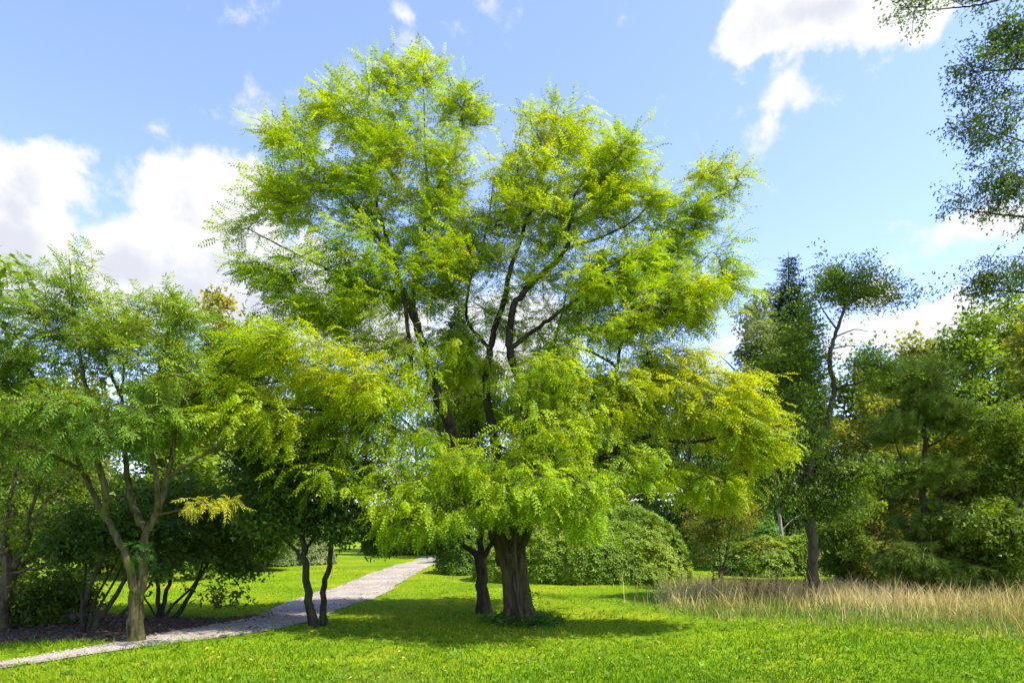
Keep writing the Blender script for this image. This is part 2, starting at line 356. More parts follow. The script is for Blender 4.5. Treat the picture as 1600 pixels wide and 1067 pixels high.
m_, t, p, o = mat('gravel'); p.inputs['Roughness'].default_value = .95; tc = t.nodes.new('ShaderNodeTexCoord').outputs['Object']
f1 = tnoise(t, tc, 60, 4, .8); c1 = ramp(t, f1, [(.3, (.17, .15, .12)), (.5, (.32, .285, .24)), (.72, (.48, .44, .38))])
c2 = ramp(t, tnoise(t, tc, 1.1, 5), [(.35, (.72, .68, .62)), (.65, (1.1, 1.08, 1.06))])
mm = t.nodes.new('ShaderNodeMix'); mm.data_type = 'RGBA'; mm.blend_type = 'MULTIPLY'; mm.inputs[0].default_value = 1
t.links.new(c1, mm.inputs[6]); t.links.new(c2, mm.inputs[7]); t.links.new(mm.outputs[2], p.inputs['Base Color'])
b_ = t.nodes.new('ShaderNodeBump'); b_.inputs['Strength'].default_value = .7; b_.inputs['Distance'].default_value = .02; t.links.new(f1, b_.inputs['Height']); t.links.new(b_.outputs[0], p.inputs['Normal'])
ribbon('path', PU, PL, 13, .012, m_, .025, .015)
m_, t, p, o = mat('leaf_mulch'); p.inputs['Roughness'].default_value = 1; tc = t.nodes.new('ShaderNodeTexCoord').outputs['Object']
f1 = tnoise(t, tc, 30, 8, .75); t.links.new(ramp(t, f1, [(.3, (.025, .017, .013)), (.55, (.085, .055, .042)), (.75, (.17, .115, .085))]), p.inputs['Base Color'])
b_ = t.nodes.new('ShaderNodeBump'); b_.inputs['Strength'].default_value = 1; b_.inputs['Distance'].default_value = .04; t.links.new(f1, b_.inputs['Height']); t.links.new(b_.outputs[0], p.inputs['Normal'])
ribbon('mulch_bed', BU, BL, 15, .006, m_, .06)

# grass blades, litter, dry meadow
def blades(n, x, y, h, w, cols, lean=.45):
    n = len(x); a = rng.uniform(0, 6.283, n); s = np.stack([np.cos(a), np.sin(a), np.zeros(n)], 1)*(w/2)[:, None]; b = np.stack([x, y, ground(x, y)-.004], 1)
    l = rng.normal(size=(n, 3))*lean*h[:, None]*[1, 1, 0]; top = b+l+np.stack([0*h, 0*h, h], 1); mid = b+l*.35+np.stack([0*h, 0*h, h*.55], 1)
    V = np.stack([b-s, b+s, mid-s*.8, mid+s*.8, top], 1).reshape(-1, 3); o = (np.arange(n)*5)[:, None, None]
    return V, (np.array([[0, 1, 3], [0, 3, 2], [2, 3, 4]])[None]+o).reshape(-1, 3), np.repeat(cols, 5, 0)
n = 170000; d = 5.5*(30/5.5)**rng.uniform(0, 1, n)**1.25; x = rng.uniform(-1.0, 1.0, n)*d; y = d
jx, jy = x+.07*rng.normal(size=n), y+.07*rng.normal(size=n); k = ~inside(PATHPOLY, jx, jy) & (~inside(BEDPOLY, x, y) | (rng.uniform(size=n) < .04)); x, y, d = x[k], y[k], d[k]
tuft = sines(np.stack([x, y, 0*x], 1), 2.2, 3); h = np.clip(.045+.022*tuft+.018*rng.normal(size=len(x)), .015, .14)*np.where(d > 13, .8, 1)
pc = palette(np.stack([x, y, 0*x], 1), [(.10, .22, .007), (.16, .29, .008), (.22, .33, .010), (.34, .33, .03)], 11, .45, .2, .75)
wear = np.clip(sines(np.stack([x, y, 0*x], 1), .9, 21)*.9+.9*np.exp(-((x+1.7+.12*(y-8))/.55)**2)-.25, 0, 1)*rng.uniform(.3, 1, len(x)); pc = pc*(1-.6*wear[:, None])+np.array([.36, .33, .06])*.6*wear[:, None]; h = h*(1-.45*wear)
nr = d < 11; V, Fc, C = blades(0, x[nr], y[nr], h[nr], .0055+.0008*d[nr], pc[nr]); V2, F2, C2 = blades(0, x[~nr], y[~nr], h[~nr], .0055+.0008*d[~nr], pc[~nr])
V2 = V2.reshape(-1, 5, 3)[:, [0, 1, 4]].reshape(-1, 3); C2 = np.repeat(pc[~nr], 3, 0); F2 = np.arange(len(V2)).reshape(-1, 3)+len(V); V, Fc, C = np.vstack([V, V2]), np.vstack([Fc, F2]), np.vstack([C, C2]); tag(mesh_obj('grass', V, Fc, GRASS, col=C), 'short green lawn grass covering the open ground', 'grass', kind='stuff')
n = 420; d = rng.uniform(7, 16, n); x = rng.uniform(-.45, .45, n)*d; P = np.stack([x, d, ground(x, d)+.04], 1)
V, Fc, C = leaves(P, rng.normal(size=(n, 3))*[1, 1, .2], np.array([0, 0, 1.])+rng.normal(size=(n, 3))*.4, rng.uniform(.5, 1.1, n), palette(P, [(.25, .14, .05), (.45, .32, .06), (.52, .46, .05)], 2), [(np.array(diamond(np.zeros(3), np.array([1., 0, 0]), np.array([0, 0, 1.]), .06, .03, .3)), QT)])
tag(mesh_obj('fallen_leaves', V, Fc, DRY, col=C), 'yellow and brown leaflets fallen on the lawn under the golden tree', 'leaf litter', kind='stuff')
# broad weeds in the lawn
n = 1500; d = rng.uniform(6.5, 15, n); x = rng.uniform(-.9, .9, n)*d; k = ~inside(PATHPOLY, x, d) & ~inside(BEDPOLY, x, d); x, d = x[k], d[k]; P = np.stack([x, d, ground(x, d)+.015], 1)
V, Fc, C = leaves(P, np.tile([0, 0, 1.], (len(x), 1))+rng.normal(size=(len(x), 3))*.15, rng.normal(size=(len(x), 3)), rng.uniform(.3, .8, len(x)), palette(P, [(.11, .22, .012), (.20, .32, .03)], 4), [t_rosette(6, .12, .05, .45, s) for s in (5, 6)])
tag(mesh_obj('weeds', V, Fc, GRASS, col=C), 'small broad-leaved weeds scattered among the lawn grass', 'weeds', kind='stuff')
n = 5200; x = rng.uniform(-9, -3.6, n); y = rng.uniform(8.3, 15, n); k = inside(BEDPOLY, x, y) | ((rng.uniform(size=n) < .05) & inside(PATHPOLY, x, y)); P = np.stack([x[k], y[k], ground(x[k], y[k])+.02], 1); n = len(P)
V, Fc, C = leaves(P, rng.normal(size=(n, 3))*[1, 1, .25], np.array([0, 0, 1.])+rng.normal(size=(n, 3))*.4, rng.uniform(.6, 1.2, n), palette(P, [(.05, .03, .022), (.13, .08, .055), (.24, .15, .08)], 2), [(np.array(diamond(np.zeros(3), np.array([1., 0, 0]), np.array([0, 0, 1.]), .09, .04, .3)), QT)])
tag(mesh_obj('leaf_litter', V, Fc, DRY, col=C), 'brown fallen leaves lying on the dark mulch bed', 'leaf litter', kind='stuff')
n = 26000; x = rng.uniform(-9, -2, n); y = 7.5+20*rng.uniform(0, 1, n)**2; k = inside(PATHPOLY, x+.05*rng.normal(size=n), y+.05*rng.normal(size=n)); P = np.stack([x[k], y[k], ground(x[k], y[k])+.024], 1); n = len(P)
V, Fc, C = leaves(P, rng.normal(size=(n, 3))*[1, 1, .2], np.array([0, 0, 1.])+rng.normal(size=(n, 3))*.2, rng.uniform(.4, 1.3, n), palette(P, [(.14, .115, .085), (.33, .28, .215), (.54, .48, .40)], 2, 9, .2, .8), [(np.array([[1, 0, 0], [0, .8, 0], [-1, 0, 0], [0, -.8, 0], [0, 0, .6], [0, 0, -.6]])*.017, np.array([[0, 1, 4], [1, 2, 4], [2, 3, 4], [3, 0, 4]]))])
tag(mesh_obj('gravel_stones', V, Fc, DRY, col=C), 'loose pale gravel stones on the winding path', 'gravel', kind='stuff')
DRYPOLY = np.array([gpt(*q) for q in [(1030,948),(1085,962),(1200,966),(1400,980),(1600,996),(1900,1010),(1900,930),(1600,925),(1400,921),(1200,920),(1090,922),(1035,932)]])
n = 60000; x = rng.uniform(2, 14, n); y = rng.uniform(8.5, 19, n); k = inside(DRYPOLY, x+.3*rng.normal(size=n), y+.5*rng.normal(size=n)); x, y = x[k], y[k]
cl = sines(np.stack([x, y, 0*x], 1), 3.0, 8); keep = rng.uniform(size=len(x)) < np.clip(.42+.5*cl, .06, 1); x, y, cl = x[keep], y[keep], cl[keep]
h = np.clip(.24+.15*cl+.14*rng.normal(size=len(x)), .04, .8); pc = palette(np.stack([x, y, 0*x], 1), [(.28, .28, .06), (.50, .39, .13), (.62, .49, .21), (.70, .58, .30)], 9, 1.2, .15)
V, Fc, C = blades(0, x, y, h, .004+.0009*y*rng.uniform(.5, 1.2, len(x)), pc, .34); tag(mesh_obj('dry_grass', V, Fc, DRY, col=C), 'tall tan dry grass strip along the shrub border', 'dry grass', kind='stuff')
n = 34000; x = rng.uniform(2, 14, n); y = rng.uniform(8.5, 19, n); k = inside(DRYPOLY+np.array([0, -.5]), x+.3*rng.normal(size=n), y+.45*rng.normal(size=n)); x, y = x[k], y[k]
V, Fc, C = blades(0, x, y, np.clip(.15+.07*rng.normal(size=len(x)), .04, .4), np.full(len(x), .012), palette(np.stack([x, y, 0*x], 1), [(.08, .17, .03), (.17, .26, .06), (.27, .27, .11)], 6), .4)
tag(mesh_obj('rough_grass', V, Fc, GRASS, col=C), 'rough green grass at the foot of the tan stalks', 'grass', kind='stuff')

# ---------------------------------------------------------------- the golden locust tree
G = [(.14, .28, .007), (.21, .37, .007), (.30, .44, .008), (.37, .48, .009), (.44, .50, .010)]
DM = 11.8

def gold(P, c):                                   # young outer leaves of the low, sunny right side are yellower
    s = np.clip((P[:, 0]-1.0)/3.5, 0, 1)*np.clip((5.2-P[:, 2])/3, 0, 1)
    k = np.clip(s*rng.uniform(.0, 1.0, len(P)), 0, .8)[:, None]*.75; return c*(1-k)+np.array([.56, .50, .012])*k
LIMB = [
 ('limb', [(790,880,.05),(778,835,.05),(748,775,.1),(724,722,.2),(702,665,.3),(682,612,.25),(657,525,.15),(632,462,.05),(612,400,0),(592,330,0),(575,255,0)], .17, .014),
 ('limb', [(657,525,.15),(646,470,.2),(655,400,.3),(668,320,.3),(664,225,.2),(662,140,.1)], .07, .010),
 ('limb', [(682,612,.25),(648,602,0),(642,560,-.2),(636,505,-.4),(622,430,-.5),(585,375,-.5),(530,330,-.5)], .07, .010),
 ('limb', [(648,602,0),(605,572,-.3),(565,552,-.6),(515,560,-.9),(450,592,-1.1),(380,605,-1.3)], .055, .010),
 ('limb', [(724,722,.2),(665,692,-.5),(575,655,-1.0),(490,640,-1.3),(410,640,-1.5)], .06, .010),
 ('limb', [(748,775,.1),(695,772,-.7),(640,775,-1.1),(560,745,-1.3),(480,720,-1.4)], .05, .010),
 ('limb', [(632,462,.05),(560,440,-.2),(490,410,-.3),(420,375,-.4),(375,352,-.4)], .045, .008),
 ('limb', [(612,400,0),(560,330,.2),(500,270,.2),(455,220,.1)], .04, .008),
 ('limb', [(668,320,.3),(700,260,.2),(722,180,.1)], .04, .008),
 ('limb', [(797,870,.1),(792,800,.3),(776,700,.6),(760,612,.7),(766,545,.7),(783,482,.6),(805,400,.6),(832,320,.6),(860,245,.5),(885,190,.4)], .13, .010),
 ('limb', [(766,545,.7),(730,500,.9),(735,440,1.0),(760,360,.9),(770,290,.8)], .05, .010),
 ('limb', [(803,870,0),(816,760,.2),(822,660,.3),(814,600,.3),(797,545,.2),(803,478,.2),(842,432,.3),(886,388,.4),(892,320,.4),(930,258,.5),(958,215,.5)], .14, .010),
 ('limb', [(886,388,.4),(940,370,.5),(990,345,.5),(1020,310,.5)], .04, .008),
 ('limb', [(797,545,.2),(870,490,.6),(945,440,.8),(1012,392,.9),(1062,352,.9),(1102,318,.8),(1160,288,.8)], .055, .008),
 ('limb', [(808,868,-.05),(850,775,-.4),(905,735,-.7),(955,708,-.8),(1012,682,-.9),(1072,692,-1),(1150,680,-1),(1215,688,-1)], .11, .010),
 ('limb', [(822,660,.3),(880,640,-.3),(945,610,-.6),(965,575,-.6),(968,545,-.6),(992,500,-.5),(1042,452,-.4),(1105,400,-.4)], .075, .010),
 ('limb', [(965,575,-.6),(925,550,-.9),(885,545,-1.0),(860,560,-1.2)], .035, .008),
 ('limb', [(955,708,-.8),(1000,650,-.9),(1060,600,-.9),(1110,560,-.8)], .045, .008),
 ('limb', [(800,865,-.15),(792,800,-.8),(800,752,-1.5),(850,745,-2.0),(900,770,-2.2)], .08, .010),
 ('limb', [(792,800,-.8),(750,775,-1.4),(700,800,-1.8),(650,815,-1.9)], .04, .008),
 ('limb', [(800,865,.2),(815,740,1.2),(850,600,1.8),(880,480,1.8),(900,400,1.5)], .09, .010)]
LIMB = [(k_, p_, r0*(.95 if r0 > .12 else .78), r1*.85) for k_, p_, r0, r1 in LIMB]
BLOB = [(600,205,0,90,58,1.0),(664,112,0,30,40,.4,2.2),(724,172,0,34,40,.5,1.6),(452,212,0,30,32,.4,2.2),(525,172,0,30,40,.4,1.4),(610,130,0,40,30,.5,1.4),
 (560,305,0,135,85,1.4),(395,355,-.3,45,24,.5),(690,275,0,62,95,1.0),(450,310,-.1,45,45,.7),(590,425,-.2,165,65,1.5),(690,400,.1,70,80,1.0),(440,430,-.3,55,40,.7),
 (480,545,-.9,110,50,1.1),(375,605,-1.2,60,40,.8),(420,655,-1.3,75,45,.8),(560,610,-.9,120,60,1.1),(580,680,-1.1,120,50,1.0),
 (530,740,-1.3,100,38,.9),(635,790,-1.5,65,45,.7),(690,740,-1.,70,50,.8),
 (755,785,-1.9,90,36,.7),(850,758,-2.1,110,48,.9),(905,795,-1.7,60,34,.7),(800,715,-1.5,120,55,.9),(885,650,-1.1,115,65,1.1),(860,575,-.9,80,50,.9),
 (1000,590,-.8,90,55,1.0),(1085,640,-1,90,50,1.0),(1165,690,-1,68,45,.7),(1105,735,-1.1,65,38,.6),(985,720,-1.2,75,42,.8),(1065,560,-.7,62,45,.8),
 (1030,470,-.4,85,50,.9),(1110,398,-.3,32,32,.4),(960,500,-.5,70,45,.8),
 (880,225,.5,90,58,1.0),(955,285,.5,68,65,1.0),(875,335,.4,120,75,1.2),(805,285,.4,52,75,.8),(1000,345,.5,50,40,.7),(1115,288,.8,58,36,.6,2.2),(1075,340,.8,42,34,.5,1.8),(1040,390,.5,50,36,.6,1.3),(1012,320,.6,40,36,.6,1.3),(775,300,.2,42,55,.6),(758,385,.4,50,50,.7),(1120,440,.1,38,30,.5),
 (520,490,-.4,115,42,1.0),(630,535,-.3,95,45,.9),(705,510,.5,60,50,.7,.7),(640,600,-.7,90,40,.8),(910,465,.1,90,42,.9),(1000,410,.2,60,40,.7),(1130,600,-.9,60,40,.7),
 (850,425,.3,110,40,1.0,.8),(960,410,.5,70,40,.8,.7),(740,400,.6,60,60,.8,.5),(740,610,1.3,110,55,.8,.55),(860,520,1.2,100,60,.9,.5),(1120,450,.2,40,30,.5,.4)]
BLOB = [(q[0], q[1]+(6 if q[1] < 300 else 4), q[2]-(.7 if q[0] < 520 and q[1] > 500 else 0), max(10, q[3]-9), max(10, q[4]-9), *q[5:]) for q in BLOB]
BLOB += [(790,500,.8,60,45,.7,.8),(835,580,.5,60,45,.7,.9),(720,560,.6,55,45,.7,.8),(340,620,-1.9,40,30,.6),(345,655,-1.9,40,25,.5),(1190,690,-1.1,28,24,.4,1.3),(1140,650,-1.1,50,34,.6,1.4),(1120,760,-1.2,45,26,.5),(950,450,-.2,60,40,.7),(1090,470,-.4,40,34,.5)]
main = make_tree('locust_tree', 'big golden-green locust tree with spreading two-lobed crown and thick furrowed trunk', 'tree', (812, 975), DM, LIMB, BLOB,
   1180, 10, 3, ROBT, G, BARK_DARK, LEAF_GOLD, sig=.25, lsc=.97, flat=.55, seed=1, picks=300, ptemps=ROB, colfn=gold, leafout=.45, droop=.12, spread=.42, brt=.009)
b = np.array(main.location)
# fluted trunk
nz, ns = 70, 120; th = np.linspace(0, 2*np.pi, ns, endpoint=False); V = np.zeros((nz, ns, 3))
for k in range(nz):
    s = k/(nz-1); py = 985-(985-812)*s; yy = np.array([985, 975, 945, 891, 850, 830, 812])
    cx = np.interp(-py, -yy, [815, 813, 808, 802.5, 796, 795, 794]); hw = np.interp(-py, -yy, [32, 27, 20.5, 18.5, 23, 27, 25])/F*DM
    tw = th+.5*s; fl = .10*np.sin(5*tw+1)+.06*np.sin(9*tw+2.2+s)+.05*np.cos(3*tw+.4)+.035*np.sin(23*tw+3*np.sin(s*5))+.03*np.sin(37*tw-2*np.sin(s*7))
    groove = -.30*np.exp(-((np.mod(th-5.15-.25*s+np.pi, 2*np.pi)-np.pi)/.13)**2)*(1-.6*s)
    r = hw*(1+fl*(1.15-.35*s)+groove+.015*rng.normal(size=ns)+.18*np.exp(-s*9)*np.maximum(0, np.sin(4*th+.8)))
    V[k] = np.stack([(cx-800)/F*DM+r*np.cos(th), DM+r*np.sin(th), np.full(ns, CAMH+(HOR-py)/F*DM)], 1)
i = np.arange(nz*ns).reshape(nz, ns); nx = np.roll(i, -1, 1)
tr = mesh_obj('trunk', V.reshape(-1, 3), np.stack([i[:-1], nx[:-1], nx[1:], i[1:]], -1).reshape(-1, 4), BARK_MAIN, main, smooth=True, base=b)
tag(tr, 'thick furrowed grey-brown trunk')
n = 520; a = rng.uniform(0, 6.283, n); rr = .25+.32*rng.uniform(0, 1, n)**2; zz = np.where(rng.uniform(size=n) < .06, rng.uniform(0, .55, n), rng.uniform(0, .08, n)); up = zz > .12
a = np.where(up, 5.4+.35*rng.normal(size=n), a); rr = np.where(up, .235-.05*zz, rr); P = np.stack([b[0]+.02+rr*np.cos(a)*1.25, b[1]+rr*np.sin(a), 0*a], 1); P[:, 2] = ground(P[:, 0], P[:, 1])+zz+.02
V, Fc, C = leaves(P, np.stack([np.cos(a), np.sin(a), .3+0*a], 1)+rng.normal(size=(n, 3))*.6, np.array([0, 0, 1.])+rng.normal(size=(n, 3))*.5, rng.uniform(.35, .7, n), palette(P, [(.05, .12, .015), (.09, .18, .02), (.16, .24, .03)], 3), OVAL[:2])
tag(mesh_obj('ivy', V, Fc, LEAF_GLOSSY, col=C), 'low ivy growing round the foot of the furrowed trunk', 'ivy', kind='stuff')

# ---------------------------------------------------------------- other near trees
GR = [(.075, .15, .013), (.12, .21, .016), (.175, .27, .02), (.25, .33, .028)]
DK = [(.045, .095, .014), (.07, .14, .018), (.11, .185, .022)]
OL = [(.11, .16, .018), (.18, .23, .024), (.26, .29, .034), (.34, .32, .05)]
make_tree('dark_tree', 'small dark-trunked tree with forking limbs, rising behind the furrowed trunk', 'tree', (756, 955), D_of(955), [
 ('trunk', [(756,957,0),(753,915,0),(752,880,0),(750,868,0)], .125, .10), ('limb', [(750,872,0),(735,858,0),(712,838,.1),(695,800,.2),(690,760,.3)], .06, .012),
 ('limb', [(750,875,0),(752,845,.1),(748,800,.2),(740,740,.4),(735,660,.5)], .07, .012), ('limb', [(752,875,0),(768,850,-.05),(782,830,.1),(800,790,.5),(840,740,.8)], .05, .012)],
 [(700,800,.5,45,35,.6),(740,730,.9,90,50,.8),(830,740,1.2,80,50,.8),(760,660,1.0,90,40,.8),(690,845,.8,25,20,.4)], 90, 8, 3, OVAL, DK+[(.09,.16,.02)], BARK_DARK, LEAF, sig=.28, seed=2)
make_tree('ash_tree', 'airy light-green tree with mossy trunk dividing low into two stems, beside the path', 'tree', (212, 1008), 9.35, [
 ('trunk', [(211,1010,0),(212,960,0),(214,925,0)], .10, .09), ('stem', [(213,940,0),(207,905,0),(201,880,0),(182,838,0),(163,808,0),(146,772,.05),(128,735,.1),(105,680,.1),(60,600,.1),(20,550,.1)], .064, .010),
 ('stem', [(216,940,0),(222,900,.05),(226,862,.05),(231,832,.05),(246,800,.1),(262,745,.1),(272,690,.2),(285,630,.2),(310,560,.2)], .068, .010),
 ('limb', [(163,808,0),(166,770,-.2),(152,720,-.3),(150,660,-.3),(130,580,-.2),(115,490,-.1),(108,405,0)], .05, .008), ('limb', [(231,832,.05),(212,800,.2),(202,760,.3),(195,700,.4),(190,620,.4),(200,540,.4)], .06, .010),
 ('limb', [(246,800,.1),(245,750,-.2),(235,690,-.3),(245,600,-.3),(262,520,-.2)], .045, .010), ('limb', [(262,745,.1),(310,715,.2),(360,690,.3),(400,650,.3)], .035, .008), ('limb', [(128,735,.1),(80,710,-.2),(30,690,-.3),(-20,660,-.3)], .035, .008),
 ('limb', [(246,805,.1),(275,798,-.2),(310,788,-.4),(335,784,-.5)], .018, .006), ('limb', [(285,630,.2),(340,590,.3),(385,540,.3)], .03, .008), ('limb', [(190,620,.4),(165,560,.6),(170,500,.6)], .03, .008)],
 [(110,420,0,28,38,.35),(135,470,0,25,30,.4),(55,490,.1,70,50,.7),(105,540,0,80,50,.8),(10,560,.1,60,60,.7),(190,530,.3,60,40,.7),(265,495,-.1,55,30,.6),(240,570,0,90,55,.9),(325,570,1.0,60,50,.8),(375,550,1.6,40,45,.6),
  (60,630,-.1,90,40,.8),(180,650,-.3,110,38,.9),(300,640,.9,75,36,.8),(365,640,1.5,40,36,.6),(-40,640,-.2,60,70,.7),(120,690,-.4,80,22,.6,.6)], 280, 8, 3, ASH, [(.10,.21,.02),(.14,.27,.022),(.20,.33,.026),(.29,.38,.035)], BARK_MOSS, LEAF, sig=.22, lsc=.9, droop=.0, flat=.4, seed=3, brt=.009, picks=200)
ashr = bpy.data.objects['ash_tree']; bb = np.array(ashr.location)
for nm, cx, cy, dd, rx, ry, cl_, nn, sc in [('leaf_spray', 332, 786, -.5, 42, 9, [(.30,.40,.02),(.50,.45,.03)], 70, .9), ('sprout', 222, 862, -.12, 18, 22, [(.05,.16,.025),(.09,.22,.03)], 60, .6)]:
    P = np.stack([W(cx+rx*rng.uniform(-1, 1), cy+ry*rng.uniform(-1, 1), 9.35+dd+.12*rng.normal()) for _ in range(nn)]); V, Fc, C = leaves(P, rng.normal(size=(nn, 3))*[1, 1, .4]+[.4, -.3, -.1], np.array([0, 0, 1.])+rng.normal(size=(nn, 3))*.3, rng.uniform(.6, 1, nn)*sc, palette(P, cl_, 1), ASH)
    tag(mesh_obj(nm, V, Fc, LEAF, ashr, col=C, base=bb), 'yellow leaf spray on a low side branch' if nm == 'leaf_spray' else 'green leafy sprout at the fork of the stems', kind='stuff')
make_tree('twin_stemmed_tree', 'dark-leaved small tree on two slim curving stems at the path edge', 'tree', (498, 981), 11.0, [
 ('trunk', [(493,984,0),(486,950,0),(480,915,0),(477,880,0),(474,850,0),(468,815,0),(462,780,0)], .075, .035), ('trunk', [(504,981,.1),(507,950,.1),(505,925,.1),(511,895,.1),(516,870,.1),(520,830,.1),(530,790,.1)], .055, .03),
 ('limb', [(477,882,0),(462,860,-.1),(445,842,-.2),(425,820,-.3),(405,800,-.3)], .035, .010), ('limb', [(475,860,0),(490,842,.1),(505,815,.3),(520,780,.3)], .03, .010), ('limb', [(518,850,.1),(550,815,-.1),(585,800,-.2)], .025, .008), ('limb', [(462,790,0),(440,750,.2),(420,720,.3)], .03, .008)],
 [(450,760,0,70,45,.9),(530,765,.1,60,45,.9),(415,800,-.3,35,26,.5),(560,815,-.1,42,28,.6),(595,845,-.1,18,18,.3),(500,800,.3,60,28,.7),(475,715,.3,90,35,.9),(400,735,.4,40,40,.6)], 170, 8, 3, OVAL, DK, BARK_DARK, LEAF_GLOSSY, sig=.2, lsc=.9, seed=4)
make_tree('leaning_shrub', 'dark shrub with a fan of leaning black stems behind the mossy trunk', 'shrub', (135, 1003), 10.2, [
 ('stem', [(128,1003,0),(130,960,0),(142,915,0),(165,860,.1),(180,830,.1)], .045, .015), ('stem', [(136,1003,0),(160,960,0),(185,925,.1),(205,880,.2),(222,840,.2)], .05, .015), ('stem', [(140,1004,0),(172,975,.1),(205,945,.2),(232,915,.3),(248,880,.3)], .04, .012),
 ('stem', [(134,1002,.1),(148,940,.3),(168,900,.4),(190,860,.5)], .03, .012), ('stem', [(130,1001,.1),(128,950,.3),(132,900,.4),(140,850,.5)], .03, .012), ('stem', [(138,1003,.1),(155,950,.3),(180,905,.4),(205,850,.5)], .025, .012)],
 [(165,835,.2,60,28,.6),(225,820,.4,45,28,.6),(120,845,.5,40,26,.5),(245,870,.4,25,22,.4)], 80, 7, 3, OVAL, DK, BARK_DARK, LEAF, sig=.2, lsc=.85, seed=5)
make_tree('spreading_shrub', 'dark multi-stemmed shrub with wide spreading crown on the mulch bed', 'shrub', (255, 971), 12.0, [
 ('stem', [(248,974,0),(247,940,0),(246,915,0),(238,890,0),(228,868,0)], .05, .02), ('stem', [(252,974,0),(256,940,.1),(266,900,.1),(272,850,.2),(275,800,.2)], .045, .015), ('stem', [(262,973,0),(285,950,0),(302,920,0),(318,890,-.1),(340,862,-.2),(362,830,-.2)], .045, .012),
 ('stem', [(256,973,.1),(270,945,.3),(292,925,.4),(310,900,.5),(322,850,.5)], .03, .012), ('stem', [(248,973,.1),(236,950,.2),(224,930,.3),(210,900,.4)], .025, .01)],
 [(280,790,.2,85,42,.8),(350,820,-.1,50,40,.7),(362,880,-.2,28,22,.4),(350,925,-.2,24,16,.3,.7),(220,845,.3,40,26,.5),(300,850,.4,50,26,.6)], 150, 7, 3, OVAL, DK+[(.06, .13, .025)], BARK_DARK, LEAF, sig=.22, lsc=.9, seed=6)
make_tree('low_shrub', 'low rounded dark green shrub on the mulch bed', 'shrub', (85, 985), 11.4, [('stem', [(84,985,0),(80,960,0),(70,930,0)], .02, .008), ('stem', [(87,985,0),(95,955,0),(110,925,0)], .02, .008), ('stem', [(86,985,.1),(86,950,.2),(88,920,.3)], .02, .008)],
 [(85,935,0,48,28,.55),(55,950,0,26,18,.4),(110,920,0,30,20,.4)], 90, 6, 3, OVAL, DK+[(.06, .14, .025)], BARK_DARK, LEAF, sig=.14, lsc=.75, seed=7)
make_tree('gnarled_tree', 'gnarled dark tree with many bare fanning branches over the mulch bed', 'tree', (-4, 985), 10.8, [
 ('trunk', [(-6,990,0),(2,950,0),(10,915,0),(16,890,0)], .14, .10), ('limb', [(16,900,0),(8,850,-.1),(12,800,-.1),(25,740,-.1),(32,690,0)], .07, .010), ('limb', [(16,895,0),(40,850,0),(60,800,.1),(95,760,.2),(130,735,.3)], .06, .010),
 ('limb', [(16,895,.1),(50,870,.3),(85,840,.4),(120,815,.4)], .045, .010), ('limb', [(14,890,.1),(-10,840,.2),(-30,780,.2),(-40,720,.2)], .06, .012), ('limb', [(40,850,0),(50,790,-.2),(80,720,-.3),(100,690,-.2)], .04, .010), ('limb', [(16,895,0),(48,890,-.2),(80,880,-.3),(110,862,-.3)], .03, .008)],
 [(30,700,0,60,40,.8),(100,740,.2,55,40,.8),(110,820,.3,30,30,.5),(-40,740,.2,60,60,.8),(60,800,.3,60,45,.8,.5),(30,900,.4,30,30,.4,.6)], 170, 7, 2, SMALL, GR, BARK_BROWN, LEAF, sig=.22, seed=8)
make_tree('flat_topped_tree', 'slender leaning tree with twisted trunk and a small flat top, in tan grass', 'tree', (1268, 942), D_of(942), [
 ('trunk', [(1267,944,0),(1272,900,0),(1270,850,0),(1266,790,0),(1262,745,0),(1270,715,0),(1284,680,0),(1298,640,0),(1302,600,.1),(1296,570,.1),(1300,540,.1),(1312,505,.1),(1322,475,.1)], .125, .03),
 ('limb', [(1302,610,.1),(1325,602,-.2),(1350,595,-.3),(1372,575,-.4)], .035, .010), ('limb', [(1308,515,.1),(1290,490,.1),(1275,465,.2)], .025, .008), ('limb', [(1322,478,.1),(1350,462,0),(1380,465,0)], .025, .006), ('limb', [(1300,545,.1),(1325,540,-.1),(1350,542,-.1)], .016, .004), ('limb', [(1308,525,.1),(1335,515,-.1),(1357,518,-.1)], .016, .004),
 ('limb', [(1266,765,0),(1245,740,-.2),(1220,715,-.3),(1200,700,-.3)], .04, .010), ('limb', [(1264,775,0),(1290,745,-.3),(1325,725,-.5),(1355,712,-.6)], .04, .010), ('limb', [(1284,680,0),(1250,650,.1),(1235,600,.2),(1235,560,.2),(1244,520,.2)], .045, .010), ('limb', [(1262,770,0),(1240,770,-.3),(1215,765,-.4)], .025, .008)],
 [(1320,455,.1,55,24,.6),(1375,465,0,20,14,.3),(1247,525,.2,34,26,.5),(1238,580,.3,45,36,.6),(1225,690,-.2,45,35,.6),(1250,640,.1,40,40,.6),(1340,720,-.5,45,22,.5),(1360,585,-.4,30,18,.4),(1230,760,-.2,40,28,.5),(1300,770,-.2,40,22,.5)], 270, 7, 3, SMALL, GR, BARK_BROWN, LEAF, sig=.32, lsc=1.2, seed=9)
